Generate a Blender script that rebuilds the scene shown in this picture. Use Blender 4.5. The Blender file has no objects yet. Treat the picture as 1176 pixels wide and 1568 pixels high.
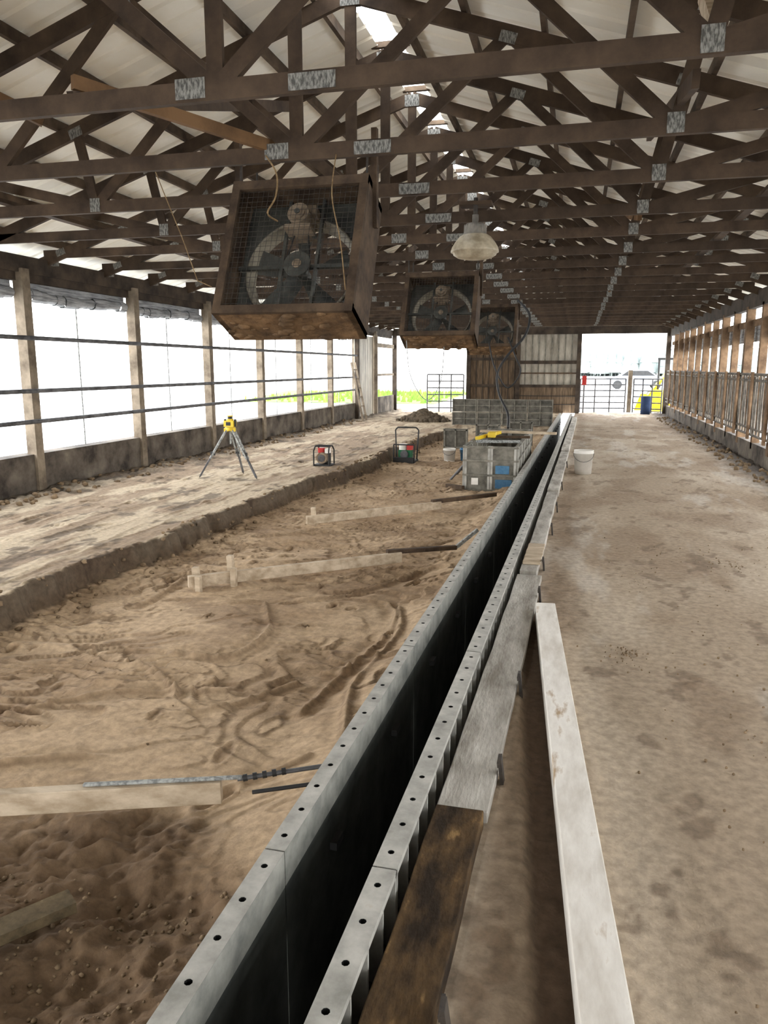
import bpy, math, random
import numpy as np
from mathutils import Vector, Matrix
random.seed(3)
scene=bpy.context.scene

# ---------------------------------------------------------------- helpers
def lin(c):
    o=[]
    for v in c:
        v=v/255.0
        o.append(v/12.92 if v<=0.04045 else ((v+0.055)/1.055)**2.4)
    return (o[0],o[1],o[2],1.0)

def mat(name,c1,c2,scale=4,rough=.85,metal=0.0,bump=.25,bscale=30,stretch=(1,1,1),lo=.35,hi=.65,c3=None,vary=False,attr=None,alpha=None,bdist=.01):
    m=bpy.data.materials.new(name); m.use_nodes=True
    nt=m.node_tree; n=nt.nodes; l=nt.links
    b=n['Principled BSDF']; b.inputs['Roughness'].default_value=rough; b.inputs['Metallic'].default_value=metal
    if rough>.8: b.inputs['Specular IOR Level'].default_value=.25
    tc=n.new('ShaderNodeTexCoord'); mp=n.new('ShaderNodeMapping'); mp.inputs['Scale'].default_value=stretch
    l.new(tc.outputs['Object'],mp.inputs['Vector'])
    nz=n.new('ShaderNodeTexNoise'); nz.inputs['Scale'].default_value=scale; nz.inputs['Detail'].default_value=8; nz.inputs['Roughness'].default_value=.62
    l.new(mp.outputs[0],nz.inputs['Vector'])
    cr=n.new('ShaderNodeValToRGB'); e=cr.color_ramp.elements
    e[0].position=lo; e[0].color=lin(c1); e[1].position=hi; e[1].color=lin(c2)
    if c3:
        k=e.new(min(hi+.12,.98)); k.color=lin(c3)
    l.new(nz.outputs['Fac'],cr.inputs['Fac'])
    out=cr.outputs['Color']
    if attr:
        at=n.new('ShaderNodeAttribute'); at.attribute_name=attr
        mx=n.new('ShaderNodeMixRGB'); mx.blend_type='MULTIPLY'; mx.inputs['Fac'].default_value=1
        l.new(at.outputs['Color'],mx.inputs['Color1']); l.new(out,mx.inputs['Color2']); out=mx.outputs['Color']
    if vary:
        oi=n.new('ShaderNodeObjectInfo'); hs=n.new('ShaderNodeHueSaturation')
        mr=n.new('ShaderNodeMapRange'); mr.inputs['To Min'].default_value=.8; mr.inputs['To Max'].default_value=1.25
        l.new(oi.outputs['Random'],mr.inputs['Value']); l.new(mr.outputs[0],hs.inputs['Value']); l.new(out,hs.inputs['Color']); out=hs.outputs['Color']
    l.new(out,b.inputs['Base Color'])
    if bump>0:
        n2=n.new('ShaderNodeTexNoise'); n2.inputs['Scale'].default_value=bscale; n2.inputs['Detail'].default_value=6
        l.new(mp.outputs[0],n2.inputs['Vector'])
        bp=n.new('ShaderNodeBump'); bp.inputs['Strength'].default_value=bump; bp.inputs['Distance'].default_value=bdist
        l.new(n2.outputs['Fac'],bp.inputs['Height']); l.new(bp.outputs[0],b.inputs['Normal'])
    if alpha is not None: b.inputs['Alpha'].default_value=alpha
    return m

class MB:
    def __init__(s): s.v=[];s.f=[];s.m=[];s.sm=[];s.mats=[]
    def mi(s,m):
        if m not in s.mats: s.mats.append(m)
        return s.mats.index(m)
    def add(s,vs,fs,m,sm=False):
        o=len(s.v); s.v+= [tuple(v) for v in vs]; k=s.mi(m)
        for f in fs: s.f.append([i+o for i in f]); s.m.append(k); s.sm.append(sm)
    def box(s,c,d,m,R=None):
        hx,hy,hz=d[0]/2,d[1]/2,d[2]/2
        vs=[Vector((x*hx,y*hy,z*hz)) for z in(-1,1) for y in(-1,1) for x in(-1,1)]
        if R is not None: vs=[R@v for v in vs]
        vs=[v+Vector(c) for v in vs]
        s.add(vs,[(0,2,3,1),(4,5,7,6),(0,1,5,4),(2,6,7,3),(0,4,6,2),(1,3,7,5)],m)
    def frame(s,d,up=(0,0,1)):
        d=Vector(d).normalized(); u=Vector(up)
        if abs(d.dot(u))>.98: u=Vector((0,1,0))
        r=d.cross(u).normalized(); u=r.cross(d).normalized()
        return d,r,u
    def beam(s,p0,p1,w,h,m,up=(0,0,1)):
        p0=Vector(p0);p1=Vector(p1); d,r,u=s.frame(p1-p0,up)
        vs=[p+r*a*w/2+u*b*h/2 for p in(p0,p1) for a,b in((-1,-1),(1,-1),(1,1),(-1,1))]
        s.add(vs,[(3,2,1,0),(4,5,6,7),(0,1,5,4),(1,2,6,5),(2,3,7,6),(3,0,4,7)],m)
    def cyl(s,p0,p1,r0,m,r1=None,n=12,caps=True):
        if r1 is None:r1=r0
        p0=Vector(p0);p1=Vector(p1); d,r,u=s.frame(p1-p0)
        vs=[]
        for p,rr in((p0,r0),(p1,r1)):
            for i in range(n):
                a=2*math.pi*i/n; vs.append(p+(r*math.cos(a)+u*math.sin(a))*rr)
        s.add(vs,[(i,(i+1)%n,n+(i+1)%n,n+i) for i in range(n)],m,True)
        if caps: s.add(vs,[tuple(range(n))[::-1],tuple(range(n,2*n))],m)
    def tube(s,pts,r,m,n=6):
        for a,b in zip(pts[:-1],pts[1:]): s.cyl(a,b,r,m,n=n,caps=True)
    def lathe(s,prof,c,m,n=28,M=None):
        vs=[]
        for r,z in prof:
            for i in range(n):
                a=2*math.pi*i/n; v=Vector((r*math.cos(a),r*math.sin(a),z))
                if M is not None: v=M@v
                vs.append(v+Vector(c))
        fs=[]
        for k in range(len(prof)-1):
            for i in range(n):
                j=(i+1)%n; fs.append((k*n+i,k*n+j,(k+1)*n+j,(k+1)*n+i))
        s.add(vs,fs,m,True)
    def blob(s,c,r,m,sq=(1,1,1),j=.2,n=6,k=4):
        vs=[];fs=[]
        for a in range(k+1):
            th=math.pi*a/k
            for i in range(n):
                ph=2*math.pi*i/n; q=r*(1+random.uniform(-j,j))
                if a in(0,k): q=r
                vs.append((c[0]+q*sq[0]*math.sin(th)*math.cos(ph),c[1]+q*sq[1]*math.sin(th)*math.sin(ph),c[2]+q*sq[2]*math.cos(th)))
        for a in range(k):
            for i in range(n):
                jn=(i+1)%n; fs.append((a*n+i,(a+1)*n+i,(a+1)*n+jn,a*n+jn))
        s.add(vs,fs,m,True)
    def obj(s,name,M=None,bevel=0,data=None):
        me=bpy.data.meshes.new(name); me.from_pydata(s.v,[],s.f); 
        for q in s.mats: me.materials.append(q)
        me.polygons.foreach_set('material_index',s.m); me.polygons.foreach_set('use_smooth',s.sm); me.update()
        o=bpy.data.objects.new(name,me); scene.collection.objects.link(o)
        if M is not None: o.matrix_world=M
        if bevel:
            b=o.modifiers.new('bevel','BEVEL'); b.width=bevel; b.segments=2; b.limit_method='ANGLE'
        return o

def sag(p0,p1,s,n=10):
    p0=Vector(p0);p1=Vector(p1);o=[]
    for i in range(n+1):
        t=i/n; p=p0.lerp(p1,t); p.z-=s*4*t*(1-t); o.append(p)
    return o

# ---------------------------------------------------------------- materials
WOODT=mat('truss_wood',(44,35,28),(90,74,59),scale=3,vary=True,bump=.3,lo=.3,hi=.75)
WOODD=mat('dark_beam_wood',(44,38,33),(80,69,58),scale=3)
WOODN=mat('newer_brace_lumber',(84,62,40),(124,94,64),scale=3,stretch=(1,1,1))
POSTW=mat('grey_post_wood',(98,87,74),(148,135,117),scale=4,c3=(118,92,64))
POSTR=mat('tan_post_wood',(84,65,48),(136,110,84),scale=4)
GALV=mat('galvanised_steel',(112,114,112),(168,170,166),scale=40,rough=.6,metal=.2,bump=.1,bscale=60,lo=.42,hi=.58)
PLATE=mat('nail_plate_steel',(78,77,72),(146,144,137),scale=1,rough=.75,metal=.0,bump=.5,bscale=3,stretch=(80,80,26),lo=.42,hi=.58)
ROOF=mat('roof_sheet_white',(236,228,210),(250,246,234),scale=1.0,rough=.6,bump=.0)
PURL=mat('purlin_wood',(60,49,40),(104,88,72),scale=3)
CONC=mat('dirty_concrete',(52,46,41),(116,107,96),scale=2.4,c3=(150,140,128),bump=.5,bscale=18)
PIPE=mat('steel_pipe',(58,58,60),(112,112,114),scale=6,rough=.6,metal=.2,bump=.05)
RAIL=mat('dull_stall_steel',(70,66,60),(118,110,98),scale=8,rough=.8,metal=.0,bump=.1,c3=(110,84,58))
FORM=mat('aluminium_form',(134,133,126),(190,188,180),scale=9,rough=.7,metal=.05,bump=.15,bscale=25,lo=.3,hi=.7,c3=(166,150,126))
FORMU=mat('form_face_lit_band',(96,98,93),(158,157,149),scale=7,rough=.8,bump=.15,lo=.3,hi=.7)  # same aluminium; daylight on the upper face painted in as a lighter tone
FORMF=mat('form_face_depth_shade',(44,47,45),(78,81,77),scale=6,rough=.85,metal=.0,bump=.1,lo=.3,hi=.7)  # same aluminium; shade deeper in the channel painted in as a dark tone
FORMD=mat('weathered_form_panel',(80,78,70),(146,142,130),scale=7,rough=.8,metal=.0,bump=.2,lo=.3,hi=.7,c3=(120,98,72))
FORME=mat('dark_form_panel',(60,59,53),(112,108,98),scale=7,rough=.8,bump=.2,lo=.3,hi=.7)
SCRAP=mat('mossy_scrap_board',(58,50,36),(108,94,70),scale=12,rough=.9,bump=.4,lo=.35,hi=.65,c3=(140,124,98))
WPLANK=mat('concrete_splashed_plank',(142,136,126),(200,196,187),scale=5,c3=(222,220,214),bump=.4,bscale=40,stretch=(2,.5,1))
DPLANK=mat('wet_brown_plank',(44,34,24),(92,72,47),scale=9,c3=(164,132,88),bump=.6,bscale=30,stretch=(1.4,.6,1),lo=.38,hi=.62)
WBOARD=mat('white_painted_board',(194,187,176),(226,222,214),scale=6,c3=(166,144,116),bump=.3,stretch=(2,.6,1),lo=.3,hi=.6)
PINE=mat('weathered_pine',(156,138,114),(204,188,165),scale=4,stretch=(1,3,3),bump=.3)
FANW=mat('fan_box_wood',(54,43,34),(94,77,60),scale=5,bump=.5)
FANU=mat('fan_box_bottom_wood',(70,54,38),(134,106,76),scale=5,bump=.8,bscale=14,bdist=.03)
FANM=mat('fan_metal_dark',(48,50,48),(92,93,86),scale=6,rough=.6,metal=.3)
FANG=mat('fan_orifice_dusty',(104,99,86),(160,152,134),scale=6,rough=.75,metal=.1)
MOTOR=mat('motor_dusty',(98,84,68),(154,138,118),scale=8)
BLK=mat('black_rubber',(18,18,18),(38,38,38),scale=6,rough=.6,bump=0)
WIRE=mat('guard_wire',(36,32,29),(70,62,54),scale=20,rough=.7,bump=0)
ROPE=mat('rope_tan',(110,88,60),(150,126,92),scale=30,bump=0)
LAMPG=mat('lamp_dusty_glass',(140,127,104),(188,176,152),scale=10,rough=.5,bump=.2)
LAMPC=mat('lamp_cap_metal',(96,92,86),(140,134,124),scale=10,rough=.6,bump=.2)
YEL=mat('yellow_plastic',(214,180,20),(236,204,40),scale=5,rough=.4,bump=0)
RED=mat('red_paint',(170,28,24),(196,44,36),scale=5,rough=.4,bump=0)
BLUE=mat('blue_paint',(40,90,126),(74,122,154),scale=8,rough=.6)
GREEN=mat('green_cloth',(36,96,66),(60,120,84),scale=8)
WHT=mat('white_plastic',(214,210,200),(236,232,224),scale=5,rough=.45,bump=0)
CURT=mat('curtain_roll_fabric',(116,118,120),(188,190,192),scale=9,stretch=(1,.35,4),bump=.8,bscale=12,bdist=.03)
SIDING=mat('steel_siding',(128,121,108),(184,177,163),scale=1.8,rough=.6,bump=.03,stretch=(2,2,.6))
BOARDS=mat('old_barn_boards',(70,58,46),(122,104,84),scale=3,stretch=(6,1,.6),bump=.4)
SOIL=mat('soil_floor',(212,212,212),(255,255,255),scale=22,attr='soil',bump=.35,bscale=90,rough=.95,bdist=.007)
CLOD=mat('soil_clods_mat',(98,82,63),(146,125,99),scale=8,rough=1)
HEAP=mat('dirt_heap',(66,58,48),(104,92,76),scale=8,rough=1,bump=.6)
RFLR=mat('packed_dirt_rear',(130,114,94),(170,152,130),scale=3,rough=1)
GRAV=mat('outside_gravel',(214,214,212),(240,240,238),scale=.3,rough=1,bump=0)
GRASS=mat('grass_green',(96,140,50),(132,170,74),scale=2,rough=1)
TREE=mat('tree_line_hazed',(120,130,128),(160,168,164),scale=.2,rough=1,bump=0)  # distance haze and glare put into the pale tree colour

# ---------------------------------------------------------------- camera
H=1.6; f=1160.0
yaw=math.radians(14.1); pit=math.radians(10.8)
Fv=Vector((-math.sin(yaw)*math.cos(pit),math.cos(yaw)*math.cos(pit),-math.sin(pit)))
Rv=Vector((math.cos(yaw),math.sin(yaw),0)); Uv=Rv.cross(Fv)
M=Matrix(((Rv.x,Uv.x,-Fv.x,0),(Rv.y,Uv.y,-Fv.y,0),(Rv.z,Uv.z,-Fv.z,H),(0,0,0,1)))
cam=bpy.data.cameras.new('camera'); co=bpy.data.objects.new('camera',cam); scene.collection.objects.link(co)
co.matrix_world=M; cam.sensor_fit='VERTICAL'; cam.sensor_height=36; cam.lens=f/1568*36; cam.clip_start=.05; cam.clip_end=500
scene.camera=co

# ---------------------------------------------------------------- dimensions
XL,XR=-6.67,3.0; XC=-1.88; Y0,Y1=-13.0,28.0
PH=2.95      # plate height
CH=-.845; SK=.015
def P(u,y,z): return (CH+u+SK*y,y,z)
CW=.283; FT=.12

# ---------------------------------------------------------------- soil floor
TAB=np.random.RandomState(7).rand(4096)
def vn(x,y,s):
    xi=np.floor(x).astype(np.int64); yi=np.floor(y).astype(np.int64); fx=x-xi; fy=y-yi
    fx=fx*fx*(3-2*fx); fy=fy*fy*(3-2*fy)
    h=lambda a,b: TAB[((a*73856093)^(b*19349663)^(s*83492791))&4095]
    return (h(xi,yi)*(1-fx)+h(xi+1,yi)*fx)*(1-fy)+(h(xi,yi+1)*(1-fx)+h(xi+1,yi+1)*fx)*fy
def fbm(x,y,s,o=4,g=.5):
    t=0;a=1;w=0
    for k in range(o):
        t=t+a*vn(x*2**k+17.3*k,y*2**k+5.1*k,s+k); w+=a; a*=g
    return t/w
def ss(a,b,x):
    t=np.clip((x-a)/(b-a),0,1); return t*t*(3-2*t)
def L3(c): return np.array(lin(c)[:3])
def mixc(A,B,t): return A*(1-t[...,None])+B*t[...,None]
rows=[-.6]
while rows[-1]<Y1+.6: rows.append(rows[-1]+max(.010,.0038*rows[-1]))
rows=np.array(rows)

def seg_dist(X,Y,pts):
    d=np.full(X.shape,9.0)
    for (a,b) in zip(pts[:-1],pts[1:]):
        ax,ay=a;bx,by=b; vx,vy=bx-ax,by-ay; L=vx*vx+vy*vy
        t=np.clip(((X-ax)*vx+(Y-ay)*vy)/L,0,1)
        d=np.minimum(d,np.hypot(X-ax-t*vx,Y-ay-t*vy))
    return d
def smoothpts(p,n=8):
    out=[]
    q=[p[0]]+p+[p[-1]]
    for i in range(1,len(q)-2):
        for k in range(n):
            t=k/n; a,b,c,d=[np.array(z) for z in q[i-1:i+3]]
            out.append(tuple(.5*((2*b)+(-a+c)*t+(2*a-5*b+4*c-d)*t*t+(-a+3*b-3*c+d)*t**3)))
    out.append(p[-1]); return out
def stair(q,a=.86):
    fl=np.floor(q); return fl+ss(a,1,q-fl)

crust=None
def edge(y): return -4.03+.038*y
def left_h(X,Y):
    global crust
    n1=fbm(X*1.3,Y*1.3,1); n2=fbm(X*5,Y*5,2); n3=fbm(X*22,Y*22,3,3)
    e=edge(Y)+(fbm(Y*1.1,Y*0,4)-.5)*.34+(n2-.5)*.24
    pitm=ss(0,.07,X-e)*(1-ss(19,21.5,Y))
    near=1-ss(1.9,2.5,Y+.9*(n1-.5)*2)
    base=-.185+(n1-.5)*.06
    uo=X-(CH+SK*Y)
    base=base+ss(-.55,-.08,uo)*.10
    base=base+np.exp(-((X-e)/.22)**2)*(n2)*.06
    wob=(n2-.5)*.5
    q=fbm(X*.9+.3*Y,Y*1.9-.5*X,8,3)*9+wob
    amp=ss(.35,.55,fbm(X*.8,Y*.8,41,2))
    base=base+(stair(q,.9)-q)*.032*(.3+.7*amp)*(1-near)
    fr=q-np.floor(q); crust=ss(.87,.95,fr)*(.3+.7*amp)*(1-near)
    q2=fbm(X*2.2+3,Y*4.2+1.2*X,12,3)*7+wob*.6
    amp2=ss(.42,.6,fbm(X*1.1,Y*1.1,43,2))
    base=base+(stair(q2,.86)-q2)*.018*amp2*(.5+.5*ss(4,6,Y))*(1-near)
    fr=q2-np.floor(q2); crust=np.maximum(crust,ss(.84,.95,fr)*amp2*(1-near)*.9)
    r=fbm(X*1.1+.4*Y,Y*4.2-.6*X,48,3); rid=np.power(1-np.abs(2*r-1),14)
    base=base+rid*.024*ss(4.5,6.5,Y)
    base=base+near*((n2-.5)*.13+(n3-.5)*.055)
    base=base+(n3-.5)*.0025+(fbm(X*11,Y*11,50,2)-.5)*.007*ss(.5,.7,n1+.1)
    led=.0+(n1-.5)*.04+(n2-.5)*.025+(n3-.5)*.012
    lr=fbm(X*4.5,Y*.8,15,3); led=led+np.power(1-np.abs(2*lr-1),8)*.015
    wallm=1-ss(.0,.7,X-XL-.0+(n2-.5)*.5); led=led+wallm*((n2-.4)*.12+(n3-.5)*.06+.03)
    rim=np.exp(-((X-e+.04)/.05)**2)*.03*(n3)
    z=led*(1-pitm)+base*pitm+rim*(1-pitm)
    return z,pitm,near,n1,n2,n3,wallm,uo,X-e
def make_grid(name,Xg,Yg,Z,C):
    ny,nx=Xg.shape
    co_=np.stack([Xg,Yg,Z],-1).reshape(-1,3)
    idx=np.arange(ny*nx).reshape(ny,nx)
    q=np.stack([idx[:-1,:-1],idx[:-1,1:],idx[1:,1:],idx[1:,:-1]],-1).reshape(-1,4)
    me=bpy.data.meshes.new(name); me.vertices.add(len(co_)); me.vertices.foreach_set('co',co_.ravel())
    me.loops.add(q.size); me.loops.foreach_set('vertex_index',q.ravel().astype(np.int32))
    me.polygons.add(len(q)); me.polygons.foreach_set('loop_start',np.arange(0,q.size,4,dtype=np.int32)); me.polygons.foreach_set('loop_total',np.full(len(q),4,dtype=np.int32))
    me.update(calc_edges=True); me.validate()
    me.polygons.foreach_set('use_smooth',np.ones(len(q),dtype=bool))
    at=me.color_attributes.new('soil','FLOAT_COLOR','POINT')
    cc=np.concatenate([C.reshape(-1,3),np.ones((ny*nx,1))],1); at.data.foreach_set('color',cc.ravel())
    me.materials.append(SOIL)
    o=bpy.data.objects.new(name,me); scene.collection.objects.link(o); return o

nx=460
S=np.linspace(0,1,nx)[None,:]; Yg=np.repeat(rows[:,None],nx,1)
xe=(CH-.008+SK*rows)[:,None]
Xg=(XL-.05)*(1-S)+xe*S
Z,pitm,near,n1,n2,n3,wallm,uo,de=left_h(Xg,Yg)
arcs=[[(-2.25,5.2),(-2.12,4.95),(-1.98,4.6),(-2.05,4.15),(-2.4,4.1)],[(-1.6,5.75),(-1.25,5.3),(-1.18,4.8),(-1.26,4.24),(-1.33,3.5)],
      [(-3.3,3.6),(-2.6,3.9),(-2.1,3.6)],[(-3.4,4.6),(-2.9,4.9),(-2.3,5.6),(-1.5,6.1)],[(-2.6,2.6),(-2.0,2.9),(-1.5,2.75),(-1.1,3.0)],
      [(-2.2,1.9),(-1.7,1.8),(-1.2,2.05)],[(-3.2,6.3),(-2.2,6.6),(-1.2,7.6)],[(-3.3,7.3),(-2.4,7.9),(-1.3,8.6)],[(-2.5,3.2),(-1.9,3.4),(-1.5,3.9)],
      [(-1.0,3.2),(-1.15,3.9),(-1.1,4.8),(-1.3,5.6)],[(-2.9,5.0),(-2.3,5.25),(-1.7,5.6),(-1.3,6.4)],[(-3.6,4.2),(-3.2,5.2),(-3.3,6.0)],[(-2.9,3.0),(-2.5,3.5),(-1.8,3.7)]]
wv=(n2-.5)*.10
for i,a in enumerate(arcs):
    d=np.abs(seg_dist(Xg,Yg,smoothpts(a))+wv*.3); am=ss(.36,.5,fbm(Xg*1.7,Yg*1.7,70+i,2))
    if i<1: am=np.ones_like(am)
    g=np.exp(-(d/.016)**2)
    Z=Z+(g*.024-np.exp(-((d-.06)/.04)**2)*.009)*pitm*am
    crust=np.maximum(crust,np.exp(-((d-.02)/.014)**2)*am*.8)
dents=np.zeros_like(Z)
def dent(cx,cy,ang,a,b,dep):
    i0,i1=np.searchsorted(rows,[cy-.5,cy+.5]); 
    if i1<=i0: return
    sl=slice(i0,i1); dx=Xg[sl]-cx; dy=Yg[sl]-cy
    u=dx*math.cos(ang)+dy*math.sin(ang); v=-dx*math.sin(ang)+dy*math.cos(ang)
    r=np.sqrt((u/a)**2+(v/b)**2)
    Z[sl]+= -dep*(1-ss(.7,1.05,r))+dep*.5*np.exp(-((r-1.25)/.2)**2)
    dents[sl]=np.maximum(dents[sl],1-ss(.8,1.3,r))
for k in range(80):
    y=random.uniform(1.8,9); x=random.uniform(-3.6,-1.0)
    dent(x,y,random.uniform(-.9,1.2)+.6,random.uniform(.03,.12),random.uniform(.018,.04),random.uniform(.01,.025))
for k in range(60):
    dent(random.uniform(-6,-4.2),random.uniform(6,16),random.uniform(0,3),random.uniform(.08,.14),.05,random.uniform(.01,.025))
sand=mixc(L3((200,174,142)),L3((174,148,118)),ss(.38,.64,fbm(Xg*1.4,Yg*1.4,21,3)))
sand=mixc(sand,L3((138,113,88)),ss(.6,.74,fbm(Xg*1.8,Yg*2.6,22,4,.5))*.5)
sand=mixc(sand,L3((108,87,66)),near*.85)
sand=mixc(sand,L3((132,107,82)),dents*.45)
sand=mixc(sand,L3((108,86,65)),crust*.65)
led=mixc(L3((204,186,159)),L3((166,145,121)),ss(.42,.6,fbm(Xg*3.5,Yg*.9,23,5,.6)))
led=mixc(led,L3((100,87,73)),ss(.58,.68,fbm(Xg*5,Yg*3,24,5,.6))*.7)
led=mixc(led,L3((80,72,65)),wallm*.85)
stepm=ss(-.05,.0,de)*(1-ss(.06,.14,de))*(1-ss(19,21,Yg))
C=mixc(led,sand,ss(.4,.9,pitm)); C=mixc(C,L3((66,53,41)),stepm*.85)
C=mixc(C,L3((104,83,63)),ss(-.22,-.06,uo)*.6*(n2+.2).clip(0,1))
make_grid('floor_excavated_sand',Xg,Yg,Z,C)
def floor_z(x,y):
    i=min(max(int(np.searchsorted(rows,y)),0),len(rows)-1); x0=XL-.05; x1=CH-.008+SK*rows[i]
    j=int(round((x-x0)/(x1-x0)*(nx-1)));
    return float(Z[i,min(max(j,0),nx-1)])

nr=200
S=np.linspace(0,1,nr)[None,:]; Yr=np.repeat(rows[:,None],nr,1)
xs=(CH+CW+.008+SK*rows)[:,None]; Xr=xs*(1-S)+(XR+.05)*S
m1=fbm(Xr*1.2,Yr*1.2,31);m2=fbm(Xr*6,Yr*6,32);m3=fbm(Xr*25,Yr*25,33,3)
ur=Xr-xs
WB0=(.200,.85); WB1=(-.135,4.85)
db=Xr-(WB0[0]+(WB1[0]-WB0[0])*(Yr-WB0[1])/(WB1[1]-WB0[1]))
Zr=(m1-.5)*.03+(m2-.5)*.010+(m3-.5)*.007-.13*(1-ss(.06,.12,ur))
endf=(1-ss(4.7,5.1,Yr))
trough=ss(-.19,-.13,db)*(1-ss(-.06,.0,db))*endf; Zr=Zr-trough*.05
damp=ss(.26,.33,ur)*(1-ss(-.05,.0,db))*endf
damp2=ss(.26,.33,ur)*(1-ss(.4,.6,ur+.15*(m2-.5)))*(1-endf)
peb=ss(.55,.66,fbm(Xr*1.3,Yr*.8,61,3))
Zr=Zr+(m3-.5)*.012*(damp+peb).clip(0,1)
wr=ss(-.75,-.1,Xr-XR+(m2-.5)*.4); Zr=Zr+wr*((m2-.45)*.1+(m3-.5)*.05)
Cr=mixc(L3((170,152,130)),L3((190,174,153)),ss(.38,.64,fbm(Xr*1.0,Yr*.4,34,5,.5)))
Cr=mixc(Cr,L3((146,125,102)),ss(.5,.7,fbm(Xr*1.4,Yr*.7,35,5,.5))*.65)
Cr=mixc(Cr,L3((204,195,182)),ss(.56,.7,fbm(Xr*2.2,Yr*.6,37,5,.6))*.5)
Cr=mixc(Cr,L3((106,88,71)),ss(.64,.70,fbm(Xr*6,Yr*4,39,4,.6))*.5)
Cr=mixc(Cr,L3((130,108,86)),peb*.4)
Cr=mixc(Cr,L3((136,114,91)),damp*.6+damp2*.35); Cr=mixc(Cr,L3((86,67,51)),trough*.85)  # trough tone: damp soil with the white board's shadow painted in
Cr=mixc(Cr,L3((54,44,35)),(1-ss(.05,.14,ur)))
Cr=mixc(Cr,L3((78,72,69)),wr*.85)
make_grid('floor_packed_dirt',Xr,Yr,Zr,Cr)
b=MB(); b.add([(XL-.05,Y0,-.05),(XR+.05,Y0,-.05),(XR+.05,-.58,-.05),(XL-.05,-.58,-.05)],[(0,1,2,3)],RFLR); b.obj('floor_rear')

# clods
cl=MB()
for k in range(1400):
    r_=random.random()
    if r_<.55: x=random.uniform(-2.6,-1.0); y=random.uniform(1.0,2.05); s_=random.uniform(.003,.011)
    elif r_<.78: y=random.uniform(4,18); x=edge(y)+random.uniform(-.1,.3); s_=random.uniform(.01,.03)
    elif r_<.97: y=random.uniform(5,22); x=XL+random.uniform(.06,.5); s_=random.uniform(.015,.05)
    else: y=random.uniform(3,13); x=random.uniform(-3.2,-1.7); s_=random.uniform(.006,.016)
    if abs(x+3.16)<.4 and abs(y-14.3)<.4: continue
    cl.blob((x,y,floor_z(x,y)+s_*.3),s_,CLOD,sq=(1,random.uniform(.7,1.2),.7),n=5,k=3)
for k in range(260):
    y=random.uniform(1.2,8); x=random.uniform(.3,2.6); s_=random.uniform(.003,.008)
    cl.blob((x,y,0.0+s_*.2),s_,CLOD,n=5,k=3)
for cx,cy,rr,nn in ((1.05,3.2,.16,110),(.98,2.45,.14,90),(1.45,3.9,.18,80),(.35,4.3,.12,60),(1.9,5.6,.3,80),(1.3,6.6,.3,60),(.55,5.8,.12,40)):
    for k in range(nn):
        a=random.uniform(0,6.28); q=abs(random.gauss(0,1))*rr; s_=random.uniform(.002,.007)
        cl.blob((cx+q*math.cos(a),cy+q*1.3*math.sin(a),s_*.3),s_,CLOD,n=5,k=3)
for k in range(160):
    y=random.uniform(9,26); x=XR-random.uniform(.05,.5); s_=random.uniform(.02,.05); cl.blob((x,y,.02),s_,CLOD,n=5,k=3)
cl.obj('soil_clods')
dp=MB()
for k in range(160):
    a=random.uniform(0,6.28); q=random.random()**.7*.8; dp.blob((-4.45+q*math.cos(a),22.6+q*.6*math.sin(a),.0+.30*(1-q/.8)**1.0),random.uniform(.06,.13)*(1.1-q*.6),HEAP,n=8,k=5,j=.12)
dp.blob((-4.45,22.6,.0),.5,HEAP,sq=(1.2,.9,.5),n=14,k=8,j=.05)
dp.obj('dirt_pile')

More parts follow.
